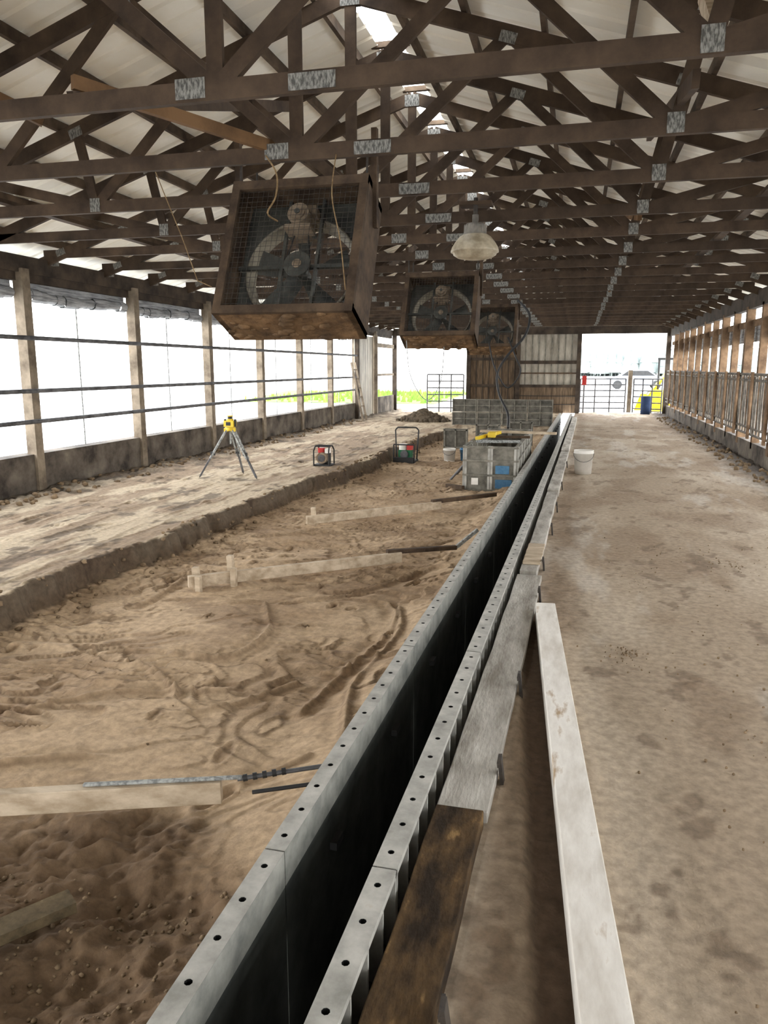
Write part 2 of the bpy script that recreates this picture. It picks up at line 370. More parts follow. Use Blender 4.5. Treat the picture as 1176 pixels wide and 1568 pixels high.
# ---------------------------------------------------------------- channel forms
def form(name,side):
    b=MB(); s=-1 if side=='L' else 1; u0=0 if side=='L' else CW
    seg=1.83; y=.15; k=0; fw=.066 if side=='L' else .075
    HX=[(0,3,2,1),(4,5,6,7),(0,1,5,4),(1,2,6,5),(2,3,7,6),(3,0,4,7)]
    while y<24:
        ye=y+seg-.006
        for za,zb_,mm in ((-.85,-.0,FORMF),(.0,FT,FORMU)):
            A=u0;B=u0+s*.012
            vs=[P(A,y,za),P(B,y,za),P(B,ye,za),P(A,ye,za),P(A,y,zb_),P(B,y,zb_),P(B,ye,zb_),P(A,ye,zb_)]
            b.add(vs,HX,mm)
        nc=12; cl_=(ye-y)/nc
        for c in range(nc):
            ya=y+c*cl_; yc=ya+cl_/2; uc=u0+s*fw*.5
            outer=[(0,0),(.5,0),(1,0),(1,.5),(1,1),(.5,1),(0,1),(0,.5)]
            hr=.011
            for zz in (FT+.001,FT-.012):
                vo=[P(u0+s*fw*o[0],ya+cl_*o[1],zz) for o in outer]
                vi=[]
                for o in outer:
                    dx_,dy_=o[0]-.5,o[1]-.5; q=math.hypot(dx_,dy_); vi.append(P(uc+s*hr*dx_/q,yc+hr*dy_/q,zz))
                b.add(vo+vi,[(i,(i+1)%8,8+(i+1)%8,8+i) for i in range(8)],FORM)
            vt=[];
            for zz in (FT,FT-.03):
                for o in outer:
                    dx_,dy_=o[0]-.5,o[1]-.5; q=math.hypot(dx_,dy_); vt.append(P(uc+s*hr*dx_/q,yc+hr*dy_/q,zz))
            b.add(vt,[(i,(i+1)%8,8+(i+1)%8,8+i) for i in range(8)]+[tuple(range(8,16))],BLK)
        A=u0+s*fw;B=u0+s*(fw-.005); lo_=FT-.05 if side=='L' else FT-.022
        vs=[P(A,y,lo_),P(B,y,lo_),P(B,ye,lo_),P(A,ye,lo_),P(A,y,FT),P(B,y,FT),P(B,ye,FT),P(A,ye,FT)]
        b.add(vs,HX,FORM)
        for c in range(nc+1):
            yc=min(max(y+c*cl_,y+.006),ye-.006); t=.006 if c%2==0 else .004
            A=u0+s*.012;B=u0+s*fw
            vs=[P(A,yc-t,-.2),P(B,yc-t,-.2),P(B,yc+t,-.2),P(A,yc+t,-.2),P(A,yc-t,FT-.002),P(B,yc-t,FT-.002),P(B,yc+t,FT-.002),P(A,yc+t,FT-.002)]
            b.add(vs,HX,FORM)
        if side=='L':
            for t_ in (.25,.75): b.box(P(.012,y+seg*t_,-.14),(.03,.08,.03),BLK)
        y+=seg;k+=1
    return b.obj(name)
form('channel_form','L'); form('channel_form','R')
b=MB(); 
vs=[P(-.01,.1,-.8),P(CW+.01,.1,-.8),P(CW+.01,24.2,-.8),P(-.01,24.2,-.8)]
b.add(vs,[(0,1,2,3)],mat('channel_mud',(24,21,18),(44,38,32),scale=5)); 
b.obj('floor_channel_bottom')
b=MB(); b.tube([P(CW-.03,2.1,-.18),P(CW-.035,3.5,-.14),P(CW-.03,5,-.12),P(CW-.03,6.2,-.1)],.009,BLK); b.obj('black_hose')

# planks on the right of the channel
def plank(name,y0,y1,u0,u1,z0,z1,m,tilt=0,bev=.004):
    b=MB(); n=10; vs=[];fs=[]
    for i in range(n+1):
        y=y0+(y1-y0)*i/n; j=random.uniform(-.004,.004)
        for (u,z) in((u0+j,z0),(u1+j,z0),(u1+j,z1+tilt),(u0+j,z1)): vs.append(P(u,y,z))
    for i in range(n):
        for k in range(4): fs.append((i*4+k,i*4+(k+1)%4,(i+1)*4+(k+1)%4,(i+1)*4+k))
    fs+=[(3,2,1,0),(n*4,n*4+1,n*4+2,n*4+3)]
    b.add(vs,fs,m); return b.obj(name,bevel=bev)
plank('brown_plank',.2,2.45,.385,.555,-.02,.06,DPLANK)
plank('splashed_plank',2.46,5.7,.385,.57,.0,.045,WPLANK)
plank('splashed_plank',5.72,9.6,.40,.53,.0,.07,WPLANK)
plank('tan_plank',5.9,6.6,.40,.54,.072,.087,PINE)
plank('splashed_plank',9.65,14.2,.40,.54,.0,.09,WPLANK)
plank('splashed_plank',14.25,19,.40,.54,.0,.11,WPLANK)
plank('splashed_plank',19.05,24,.40,.54,.0,.11,WPLANK)
for y in (1.55,2.75,3.6,5.15,6.0,7.4,8.6,10.2,12.5):
    b=MB(); R=Matrix.Rotation(random.uniform(-.15,.15),3,'X')@Matrix.Rotation(-.1,3,'Y')
    u_=.588 if y<5.7 else .565
    c=P(u_,y,.03); b.box(c,(.014,.04,.17),WIRE,R); b.box((c[0]-.012,c[1],c[2]+.06),(.01,.06,.02),WIRE,R)
    b.obj('form_stake')
b=MB(); b.beam((WB0[0],WB0[1],.05),(WB1[0],WB1[1],.045),.125,.1,WBOARD); b.obj('white_board',bevel=.004)

# steel formwork box
b=MB()
x0,x1,y0,y1=-1.56,-.80,11.1,14.4; zb,zt=-.2,.47
def fpanel(p0,p1,n,col=None):
    p0=Vector(p0);p1=Vector(p1); d=(p1-p0); L=d.length; d.normalize()
    for i in range(n):
        a=p0+d*(L*i/n); c=p0+d*(L*(i+1)/n)
        b.beam(a+Vector((0,0,(zt-zb)/2)),c+Vector((0,0,(zt-zb)/2)),.01,zt-zb,FORMD)
        nrm=d.cross(Vector((0,0,1)))
        for e in (a,c):
            q=e+d*(.02 if e is a else -.02); b.beam(q,q+Vector((0,0,zt-zb)),.034,.055,FORM,up=nrm)
        for zz in (.02,(zt-zb)*.36,(zt-zb)*.68,(zt-zb)-.02):
            b.beam(a+Vector((0,0,zz)),c+Vector((0,0,zz)),.062,.03,FORMD)
fpanel((x0,y0,zb),(x1,y0,zb),2); fpanel((x0,y0,zb),(x0,y1,zb),5); fpanel((x1,y0,zb),(x1,y1,zb),5); fpanel((x0,y1,zb),(x1,y1,zb),2)
b.box((-1.0,y0-.034,.13),(.2,.012,.12),BLUE); b.box((-.98,y0-.034,-.08),(.24,.012,.13),BLUE); b.box((-1.4,y0-.034,-.05),(.1,.012,.1),WHT)
b.beam((x0-.05,y1-1,zt+.03),(x1+.5,y1-1.2,zt+.03),.09,.04,PINE); b.beam((x0+.1,y0+.5,zt+.02),(x1,y0+.6,zt+.02),.06,.04,GALV)
b.beam((x0+.05,y1-2.0,zt+.02),(x1+.1,y1-1.9,zt+.02),.05,.04,FANW)
b.beam((x0-.3,y0+.25,zb+.03),(x0,y0-.1,zb+.06),.05,.05,FANW)
b.beam((-1.5,12,zt+.03),(-1.25,13.2,zt+.03),.05,.05,YEL); b.box((-1.3,12.4,zt+.06),(.12,.25,.08),YEL)
for k in range(4): b.cyl((x0-.35,y0+.9+.6*k,zb+.02),(x0-.03,y0+.9+.6*k,.2),.018,PIPE,n=8)
b.obj('steel_formwork_box')
b=MB()
for k in range(5):
    a=.3*k; b.beam((-2.0+.1*k,15.2+.12*k,floor_z(-2.0,15.2)+.03+.035*k),(-1.0-.12*k,16.0-.2*k+.1*a,-.1+.045*k),.09,.035,(PINE,WOODN,FANW,FORMD,PINE)[k])
b.obj('scrap_lumber_pile')
b=MB()
for x_,y_,h_ in((-1.9,17.2,.55),(-1.2,17.6,.6),(-2.6,17.0,.45)):
    z_=floor_z(x_,y_); b.box((x_,y_,z_+h_/2),(.55,.05,h_),FORME)
    for q in(-.25,0,.25): b.box((x_+q,y_-.03,z_+h_/2),(.03,.05,h_),FORMD)
    for q in(.03,h_-.03): b.box((x_,y_-.03,z_+q),(.55,.05,.03),FORMD)
    b.beam((x_,y_+.03,z_+h_*.8),(x_,y_+.45,z_),.03,.03,FORMD)
b.obj('loose_form_panels')

def rest(p0,p1,h,clear=.0,n=24):
    # board lying on the sand: lift a straight line so that it clears the relief
    p0=Vector((p0[0],p0[1],floor_z(*p0)+h/2)); p1=Vector((p1[0],p1[1],floor_z(*p1)+h/2)); need=-9
    for i in range(n+1):
        q=p0.lerp(p1,i/n); need=max(need,floor_z(q.x,q.y)+h/2-q.z)
    lift=max(need*.75,0)+clear
    return p0+Vector((0,0,lift)),p1+Vector((0,0,lift))
b=MB(); b.beam((-3.1,1.88,-.065),(-1.28,2.48,-.03),.05,.09,PINE)
b.beam((-1.78,2.315,.016),(-1.2,2.5,.026),.02,.01,GALV); b.cyl((-1.22,2.5,.015),(-.9,2.62,.05),.009,PIPE); 
for k in range(5): b.cyl((-1.2+.035*k,2.508+.014*k,.017+.004*k),(-1.185+.035*k,2.515+.014*k,.019+.004*k),.014,BLK)
b.cyl((-1.15,2.48,-.02),(-.9,2.56,.01),.008,BLK)
b.obj('brace_board',bevel=.003)
b=MB(); p,q=rest((-3.0,5.39),(-1.50,6.62),.095,.02); b.beam(p,q,.045,.095,PINE)
e_=Vector((-1.05,7.0,q.z+.03)); b.beam(q+Vector((-.12,-.06,.055)),e_,.05,.04,FANW); b.beam(e_,(-.86,7.12,.07),.025,.035,GALV)
for t_,hh in ((.04,.10),(.19,.17)):
    s_=p.lerp(q,t_); b.beam((s_.x-.03,s_.y+.045,s_.z-.14),(s_.x-.04,s_.y+.045,s_.z+hh),.05,.05,PINE); b.beam((s_.x+.03,s_.y-.045,s_.z-.14),(s_.x+.03,s_.y-.045,s_.z+hh*.5),.045,.045,PINE)
b.obj('brace_board',bevel=.003)
b=MB(); p,q=rest((-2.92,8.0),(-1.6,9.3),.095,.02); b.beam(p,q,.045,.095,PINE)
b.beam(q+Vector((-.1,-.07,.05)),(-.98,10.0,q.z+.05),.05,.05,FANW)
s_=p.lerp(q,.06); b.beam((s_.x-.03,s_.y+.045,s_.z-.14),(s_.x-.04,s_.y+.045,s_.z+.13),.05,.05,PINE)
b.obj('brace_board',bevel=.003)
b=MB(); b.beam((-1.82,1.50,-.125),(-1.53,1.89,-.12),.085,.035,SCRAP); b.obj('scrap_board')

# ---------------------------------------------------------------- trusses
RIDGE=4.50
HS=4.82; SL=.325
def topz(dx): return RIDGE-abs(dx)*SL
def truss_mesh():
    b=MB(); cz=PH+.07
    b.beam((-HS,0,cz),(HS,0,cz),.040,.10,WOODT)
    for s in (-1,1):
        b.beam((0,0,topz(0)),(s*(HS+.45),0,topz(HS+.45)),.041+.001*s,.12,WOODT)
        Bq=(s*2.4,0,cz)
        b.beam((0,0,cz),(s*1.25,0,topz(1.25)),.037+.0005*s,.088,WOODT)
        b.beam(Bq,(s*1.25,0,topz(1.25)),.035,.088,WOODT)
        b.beam(Bq,(s*2.55,0,topz(2.55)),.033,.085,WOODT)
        b.beam(Bq,(s*3.65,0,topz(3.65)),.031,.088,WOODT)
        for x,z in((s*1.25,topz(1.25)-.03),(s*3.65,topz(3.65)-.03),(s*2.55,topz(2.55)-.02),(s*(HS-.25),cz+.02)):
            for y in (-.0225,.0225): b.box((x,y,z),(.13,.003,.08),PLATE,Matrix.Rotation(s*math.atan(SL),3,'Y'))
        for y in (-.0225,.0225): b.box((Bq[0],y,cz+.015),(.10,.003,.115),PLATE)
    b.beam((0,0,cz),(0,0,RIDGE-.05),.029,.09,WOODT,up=(1,0,0))
    for y in (-.0225,.0225):
        b.box((-.14,y,cz+.015),(.17,.003,.10),PLATE); b.box((.53,y,cz),(.25,.003,.08),PLATE); b.box((0,y,RIDGE-.03),(.16,.003,.12),PLATE)
    return b
TY=[3.94+1.22*k for k in range(-13,20)]
t0=truss_mesh().obj('roof_truss'); t0.location=(XC,TY[0],0)
for y in TY[1:]:
    o=bpy.data.objects.new('roof_truss',t0.data); scene.collection.objects.link(o); o.location=(XC+random.uniform(-.02,.02),y,random.uniform(-.01,.01))

b=MB()
b.beam((XC-3.3,-1,PH+.14),(XC-3.3,Y1,PH+.14),.09,.035,WOODT);b.beam((XC+3.4,-1,PH+.14),(XC+3.4,Y1,PH+.14),.09,.035,WOODT)
for k in range(0,22,3):
    y=3.98+1.22*k
    if y+4<Y1:
        b.beam((XC-.9,y,PH+.1),(XC-.9,y+3.6,topz(.9)-.1),.04,.09,WOODT); b.beam((XC+2.4,y+.5,PH+.1),(XC+2.4,y+3.6,topz(2.4)-.1),.04,.09,WOODN if k%2 else WOODT)
b.beam((XC-2.9,3.3,PH+.9),(XC-1.55,4.6,PH+.22),.04,.075,WOODN);b.beam((XC-.9,4.0,PH+.2),(XC-.1,5.4,PH+.12),.04,.075,WOODN)
b.beam((XC+2.42,4.0,PH+.1),(XC+2.45,4.9,topz(2.4)-.1),.04,.09,PINE)
b.obj('truss_bracing')

# ---------------------------------------------------------------- roof
def roof():
    b=MB()
    for s in (-1,1):
        prof=[]; y=Y0
        while y<Y1+.6:
            prof+=[(y,0),(y+.018,.02),(y+.045,.02),(y+.063,0)]; y+=.23
        vs=[];fs=[]
        for (yy,zz) in prof:
            for dx in (.12,HS+.6): vs.append((XC+s*dx,yy,topz(dx)+.165+zz))
        for i in range(len(prof)-1): fs.append((2*i,2*i+1,2*i+3,2*i+2))
        b.add(vs,fs,ROOF)
        d=.3
        while d<HS+.5:
            b.beam((XC+s*d,Y0,topz(d)+.115),(XC+s*d,Y1+.5,topz(d)+.115),.04,.088,PURL); d+=.61
    return b.obj('ceiling')
roof()
b=MB()
y=Y0
while y<Y1:
    b.beam((XC-.19,y,RIDGE+.14),(XC+.19,y,RIDGE+.14),.05,.05,PURL); y+=1.22
b.obj('ridge_vent_ties')

# ---------------------------------------------------------------- walls
PY=[8.32+2.44*k for k in range(-8,8)]
wl=MB(); 
wl.box(((XL-.12),(Y0+22.9)/2,.2),(.24,22.9-Y0,.62),CONC)
wl.box((XL-.1,(Y0+Y1)/2,PH-.155),(.1,Y1-Y0,.29),WOODD); wl.box((XL-.02,(Y0+Y1)/2,PH-.1),(.05,Y1-Y0,.2),WOODD)
for y in PY: wl.box((XL-.03,y,1.42),(.14,.14,2.75),POSTW)
for y in TY: wl.box((XL+.02,y+.06,PH-.02),(.14,.06,.08),PLATE)
for z in (.93,1.31,1.96): wl.cyl((XL+.07,Y0,z),(XL+.07,22.9,z),.029,PIPE,n=10,caps=True)
for k in range(30):
    y=Y0+.6+1.22*k
    if y<22.8 and min(abs(y-p) for p in PY)>.3: wl.cyl((XL-.18,y,.5),(XL-.18,y,2.6),.012,GALV,n=6)
wl.obj('wall_left')
b=MB()
for i in range(len(PY)-1):
    y0_,y1_=PY[i]+.08,PY[i+1]-.08
    if y1_>23: break
    pts=[]; n=14
    for k in range(n+1):
        t=k/n; pts.append((XL-.14,y0_+(y1_-y0_)*t,2.49+.02*math.sin(7*t+i)))
    for a,c in zip(pts[:-1],pts[1:]): b.cyl(a,c,.075+.012*math.sin(a[1]*9),CURT,n=10,caps=False)
    b.box((XL-.14,(y0_+y1_)/2,2.58),(.02,y1_-y0_,.14),CURT)
b.obj('rolled_curtain')
wr_=MB()
wr_.box((XR+.12,(Y0+Y1)/2,.1),(.24,Y1-Y0,.42),CONC)
wr_.box((XR+.06,(Y0+Y1)/2,PH-.16),(.12,Y1-Y0,.28),WOODD)
for y in PY: 
    wr_.box((XR+.06,y,1.45),(.14,.16,2.5),POSTR); wr_.box((XR+.06,y+1.22,1.45),(.12,.12,2.5),POSTR)
wr_.box((XR+.1,(Y0+Y1)/2,2.40),(.03,Y1-Y0,.12),POSTR)
wr_.obj('wall_right')
b=MB()
for z in (.45,.56,1.38,1.48): b.cyl((XR-.03,Y0,z),(XR-.03,Y1-.3,z),.024,RAIL,n=8)
y=Y0+.1;k=0
while y<Y1-.5:
    b.cyl((XR-.03,y,.45),(XR-.03,y,1.48),.017,RAIL,n=6); b.cyl((XR-.03,y+.05,.55),(XR-.03,y+(.16 if k%2 else .09),1.44),.018,POSTR if k%2==0 else RAIL,n=6); y+=.22;k+=1
for y in PY:
    for q in (0,1.22): b.box((XR-.07,y+q,.95),(.035,.11,1.15),POSTR)
b.obj('headlock_stall_rail')
b=MB()
b.box((XR+.2,(Y0+Y1)/2,2.25),(.03,Y1-Y0,.36),CURT); b.obj('rolled_curtain')

# far end wall
we=MB()
we.box((-2.95,Y1+.05,1.45),(1.75,.06,2.9),BOARDS)
for k in range(8): we.box((-3.8+.23*k,Y1+.0,1.45),(.012,.05,2.9),BLK)
for z in (.95,1.9): we.box((-2.95,Y1-.02,z),(1.75,.05,.1),WOODD)
x=-2.05; we.box((-1.0,Y1+.06,1.9),(2.1,.02,2.2),SIDING)
while x<-.02:
    we.beam((x+.0,Y1+.04,.8),(x+.0,Y1+.04,3.0),.035,.03,FORMD); x+=.228
we.box((-1.0,Y1+.03,.45),(2.1,.06,.9),BOARDS); we.box((-1.0,Y1-.02,1.78),(2.1,.04,.12),WOODD); we.box((-1.0,Y1-.02,.95),(2.1,.05,.1),WOODD); we.box((-1,Y1-.01,1.4),(2.1,.04,.05),FANW)
for z in (.3,.6): we.box((-1.0,Y1-.01,z),(2.1,.05,.02),BLK)
for x in (-3.85,-2.08,0.03,XR-.02,XL+.05): we.box((x,Y1,1.45),(.15,.15,2.9),WOODD)
we.box(((XL+XR)/2,Y1,2.88),(XR-XL,.1,.26),WOODD)
vs=[(XC-HS,Y1+.1,PH),(XC+HS,Y1+.1,PH),(XC,Y1+.1,topz(0)+.15)]; we.add(vs,[(0,1,2)],SIDING)
we.obj('wall_back')
b=MB()
for k in range(8): b.box((XL-.02,23.0+.28*k,1.3),(.03,.24,2.6),SIDING)
b.box((XL+.05,22.95,1.3),(.12,.14,2.7),WOODD); b.box((XL+.05,25.2,1.3),(.12,.14,2.7),POSTW); b.box((XL+.02,26.6,2.35),(.06,2.8,.14),POSTW); b.box((XL+.02,26.6,1.35),(.06,2.8,.08),POSTW);b.box((XL+.02,26.6,.3),(.06,2.8,.6),CONC)
b.obj('wall_left_siding')
b=MB(); X0=-3.4
for i in range(4):
    for j in range(2):
        x=X0+.7*i; z=.18+.37*j
        b.box((x+.35,21.5,z),(.685,.06,.36),FORME); 
        for q in (-.165,0,.165): b.box((x+.35,21.46,z+q),(.685,.04,.022),FORMD)
        for q in (-.33,.0,.33): b.box((x+.35+q,21.46,z),(.022,.05,.36),FORMD)
b.obj('stacked_form_panels')

# ---------------------------------------------------------------- fans
def fan(y,zb,x=-1.98,W=1.02,Hh=1.06,D=.38,tilt=25,yawd=0,extra=None):
    b=MB(); t=.045
    b.box((0,D/2,t/2),(W,D,t),FANU); b.box((0,D/2,Hh-t/2),(W,D,t),FANW)
    for s in(-1,1): b.box((s*(W/2-t/2),D/2,Hh/2),(t,D,Hh),FANW)
    for s in(-1,1): b.box((s*(W/2-.03),-.01,Hh/2),(.06,.03,Hh),FANW)
    b.box((0,-.01,Hh-.04),(W,.032,.07),FANW); b.box((0,-.01,.03),(W,.032,.06),FANW)
    for k in range(26): b.blob((random.uniform(-W/2+.03,W/2-.03),random.uniform(0,D),-.003),random.uniform(.015,.04),FANU,sq=(1.6,1,.5))
    yp=D*.62; cx,cz=0,Hh*.445; R=.385; n=36; hw=W/2-t; 
    h0,h1=cz-t,Hh-t-cz
    vo=[];vi=[];vb=[]
    for i in range(n):
        a=2*math.pi*i/n; c,s_=math.cos(a),math.sin(a); hh=h1 if s_>0 else h0; q=max(min(hw/max(abs(c),1e-6),hh/max(abs(s_),1e-6)),R+.03)
        vo.append((cx+c*q,yp,cz+s_*q)); vi.append((cx+c*(R+.03),yp-.0,cz+s_*(R+.03))); vb.append((cx+c*R,yp+.09,cz+s_*R))
    b.add(vo+vi,[(i,(i+1)%n,n+(i+1)%n,n+i) for i in range(n)],FANM,False)
    b.add(vi+vb,[(i,(i+1)%n,n+(i+1)%n,n+i) for i in range(n)],FANG,True)
    b.tube([Vector(v)+Vector((0,-.008,0)) for v in vi+[vi[0]]],.012,FANG,n=6)
    b.cyl((0,yp-.08,cz),(0,yp+.09,cz),.05,FANM,n=16); b.cyl((0,yp-.1,cz),(0,yp-.085,cz),.10,FANM,n=24); b.cyl((0,yp-.105,cz),(0,yp-.1,cz),.035,MOTOR,n=14)
    for k in range(5):
        a=2*math.pi*k/5+.35; rad=Vector((math.cos(a),0,math.sin(a))); tan=Vector((-math.sin(a),0,math.cos(a)))
        vs=[]
        for r,w_,tw in((.05,.035,.05),(.15,.05,.045),(.26,.07,.035),(.36,.085,.025)):
            for q in (-1,0,1): vs.append(Vector((0,yp+.03,cz))+rad*r+tan*(w_*q)+Vector((0,tw*q-.012*(1-abs(q)),0)))
        fs=[]
        for i in range(3):
            for j in range(2): fs.append((i*3+j,i*3+j+1,(i+1)*3+j+1,(i+1)*3+j))
        b.add(vs,fs,FANM,True)
    for q in(-.13,.13): b.beam((q,yp-.05,t),(q,yp-.05,Hh-t),.022,.03,FANM)
    b.beam((-hw,yp-.05,cz),(hw,yp-.05,cz),.022,.03,FANM)
    mz=cz+.34 if Hh>1 else cz+.27; my=.06
    b.cyl((0,my-.03,mz),(0,my+.17,mz),.08,MOTOR,n=22); b.cyl((0,my-.045,mz),(0,my-.03,mz),.055,MOTOR,n=22); b.cyl((0,my-.055,mz),(0,my-.045,mz),.02,FANM,n=12); b.box((0,my+.08,mz-.095),(.2,.2,.025),MOTOR); b.box((.07,my+.08,mz+.07),(.07,.1,.06),MOTOR)
    for q in(-.09,.09): b.beam((q,my+.1,mz-.1),(q,yp-.05,mz-.1),.03,.02,FANM)
    b.cyl((0,yp-.095,mz),(0,yp-.075,mz),.035,FANM,n=16); b.cyl((0,my+.17,mz),(0,yp-.07,mz),.012,FANM,n=8)
    for q in(-1,1): b.cyl((q*.095,yp-.085,cz),(q*.035,yp-.085,mz),.006,BLK,n=6)
    nw=24
    for i in range(nw+1):
        q=-hw+2*hw*i/nw; b.cyl((q,.0,t),(q,.0,Hh-t),.0018,WIRE,n=4,caps=False); b.cyl((q,D-.01,t),(q,D-.01,Hh-t),.0016,WIRE,n=4,caps=False)
        q=t+(Hh-2*t)*i/nw; b.cyl((-hw,.0,q),(hw,.0,q),.0018,WIRE,n=4,caps=False); b.cyl((-hw,D-.01,q),(hw,D-.01,q),.0016,WIRE,n=4,caps=False)
    Mx=Matrix.Translation((x,y,zb))@Matrix.Rotation(math.radians(yawd),4,'Z')@Matrix.Rotation(-math.radians(tilt),4,'X')
    inv=Mx.inverted()
    for q,yy in((-W/2+.03,0.03),(W/2-.03,.03),(-W/2+.03,D-.03),(W/2-.03,D-.03)):
        p=Vector((q,yy,Hh)); w=Mx@p; top=inv@Vector((w.x,w.y+.02,PH+.12)); b.cyl(p,top,.008,WIRE,n=6)
    for s in (-1,1):
        w=Mx@Vector((s*(W/2+.01),D*.6,Hh*.75)); b.beam(inv@w,inv@Vector((w.x,w.y,PH+.3)),.04,.05,FANW)
    if extra:
        for pts,r,m in extra: b.tube([inv@Vector(p) for p in pts],r,m)
    return b.obj('barn_fan',Mx)
def sp(pts,n=6):
    out=[]; q=[pts[0]]+list(pts)+[pts[-1]]
    for i in range(1,len(q)-2):
        a,b_,c,d=[Vector(z) for z in q[i-1:i+3]]
        for k in range(n):
            t=k/n; out.append(.5*((2*b_)+(c-a)*t+(2*a-5*b_+4*c-d)*t*t+(3*b_-a-3*c+d)*t**3))
    out.append(Vector(pts[-1])); return out
fan(5.0,1.96,extra=[(sp([(-2.1,5.1,3.0),(-1.98,4.98,2.85),(-1.97,4.93,2.7),(-2.03,4.93,2.6),(-2.03,5.1,2.58)]),.006,ROPE),
    (sp([(-1.62,5.15,3.0),(-1.60,4.98,2.7),(-1.53,4.93,2.4),(-1.5,4.93,2.1)]),.004,ROPE),([(-3.0,5.2,3.0),(-2.9,5.2,2.75),(-2.75,5.1,2.5),(-2.62,5.05,2.2),(-2.49,5.0,2.15)],.0035,ROPE)])
fan(10.3,2.02,x=-1.86,Hh=.95,extra=[(sp([(-2.3,10.4,2.05),(-2.26,10.5,1.5),(-2.05,10.6,1.15),(-1.85,10.6,1.4),(-1.8,10.6,2.0)]),.006,GALV)])
fan(15.9,2.02,x=-1.75,Hh=.95,extra=[(sp([(-1.2,15.6,2.9),(-.95,15.3,2.6),(-1.0,15.0,2.2),(-1.3,15.0,1.85),(-1.5,15.0,1.5),(-1.45,14.9,1.1),(-1.25,14.6,.75),(-1.2,14.2,.5)]),.024,BLK),
   (sp([(-1.4,15.9,2.2),(-1.2,15.5,1.8),(-1.1,15.5,1.5),(-1.35,15.5,1.2),(-1.6,15.4,1.6),(-1.75,15.6,2.1)]),.015,BLK)])

b=MB(); c=(-.99,7.45,0)
b.lathe([(.0,3.0),(.03,3.0),(.03,2.93),(.085,2.92),(.10,2.90),(.105,2.83),(.12,2.82)],c,LAMPC,n=30)
b.lathe([(.12,2.82),(.15,2.80),(.19,2.75),(.215,2.71),(.225,2.68),(.225,2.665),(.21,2.665),(.2,2.64),(.16,2.615),(.08,2.6),(0,2.595)],c,LAMPG,n=36)
for k in range(16):
    a=2*math.pi*k/16; b.cyl((c[0]+.10*math.cos(a),c[1]+.10*math.sin(a),2.83),(c[0]+.098*math.cos(a),c[1]+.098*math.sin(a),2.91),.008,LAMPC,n=5)
b.cyl((c[0],c[1],2.95),(c[0],c[1],3.15),.02,WIRE); b.box((c[0],c[1]+.05,3.1),(.3,.2,.03),WOODT)
b.obj('pendant_barn_lamp')

# ---------------------------------------------------------------- tripod
b=MB(); tx,ty=-4.92,10.3; hz=.74
for k,(fx,fy) in enumerate(((-.40,-.26),(.45,-.12),(.0,.4))):
    foot=Vector((tx+fx,ty+fy,floor_z(tx+fx,ty+fy)))
    top=Vector((tx+fx*.12,ty+fy*.12,hz-.04)); mid=foot.lerp(top,.5)
    d,r,u=b.frame(top-foot)
    for s in(-1,1): b.beam(mid-(top-foot)*.1+r*s*.022,top+r*s*.03,.016,.024,GALV)
    b.beam(foot+(top-foot)*.03,mid+(top-foot)*.08,.024,.024,PIPE); b.cyl(foot,foot+(top-foot)*.06,.004,BLK,r1=.014); b.box(mid,(.06,.035,.05),BLK)
    b.box(top,(.06,.05,.05),YEL)
b.cyl((tx,ty,hz-.05),(tx,ty,hz),.075,YEL,n=18); b.cyl((tx,ty,hz-.25),(tx,ty,hz),.014,GALV)
b.box((tx,ty,hz+.05),(.15,.13,.09),YEL); b.cyl((tx,ty,hz+.095),(tx,ty,hz+.12),.05,YEL,n=18); b.cyl((tx,ty,hz+.12),(tx,ty,hz+.155),.035,BLK,n=16); b.cyl((tx,ty,hz+.155),(tx,ty,hz+.17),.045,YEL,n=16)
b.box((tx,ty-.068,hz+.05),(.07,.006,.05),BLK)
for s in(-1,1): b.box((tx+s*.08,ty,hz+.06),(.02,.05,.11),BLK)
b.obj('laser_level_tripod')

b=MB(); x,y=-4.0,11.85; z=floor_z(x,y)
for s in(-1,1):
    b.tube([Vector((x+s*.13,y-.14,z+.02)),Vector((x+s*.13,y-.14,z+.26)),Vector((x+s*.12,y-.08,z+.33)),Vector((x+s*.12,y+.08,z+.33)),Vector((x+s*.13,y+.14,z+.26)),Vector((x+s*.13,y+.14,z+.02)),Vector((x+s*.13,y-.14,z+.02))],.012,BLK,n=8)
for q in(-.08,.08): b.cyl((x-.12,y+q,z+.33),(x+.12,y+q,z+.33),.012,BLK)
b.cyl((x,y-.13,z+.14),(x,y+.0,z+.14),.09,MOTOR,n=18); b.cyl((x,y-.145,z+.14),(x,y-.13,z+.14),.06,PIPE,n=18); b.box((x,y+.06,z+.13),(.16,.14,.18),BLK); b.cyl((x-.04,y,z+.22),(x-.04,y,z+.30),.06,RED,n=16); b.box((x+.07,y,z+.25),(.07,.12,.07),WHT); b.box((x,y,z+.02),(.28,.24,.03),BLK)
b.obj('engine_water_pump')
b=MB(); x,y=-3.16,14.3; z=floor_z(x,y)
b.box((x,y,z+.03),(.42,.4,.05),BLK); b.box((x,y-.2,z+.07),(.4,.05,.1),BLK)
b.box((x,y,z+.16),(.24,.22,.18),GREEN); b.cyl((x-.05,y,z+.25),(x-.05,y,z+.36),.08,WHT,n=16); b.box((x+.09,y,z+.3),(.1,.14,.1),RED); b.cyl((x,y-.14,z+.17),(x,y-.1,z+.17),.08,PIPE,n=16)
b.tube([Vector((x-.2,y+.1,z+.05)),Vector((x-.23,y+.12,z+.62)),Vector((x-.18,y+.12,z+.67)),Vector((x+.18,y+.12,z+.67)),Vector((x+.23,y+.12,z+.62)),Vector((x+.2,y+.1,z+.05))],.014,BLK,n=8)
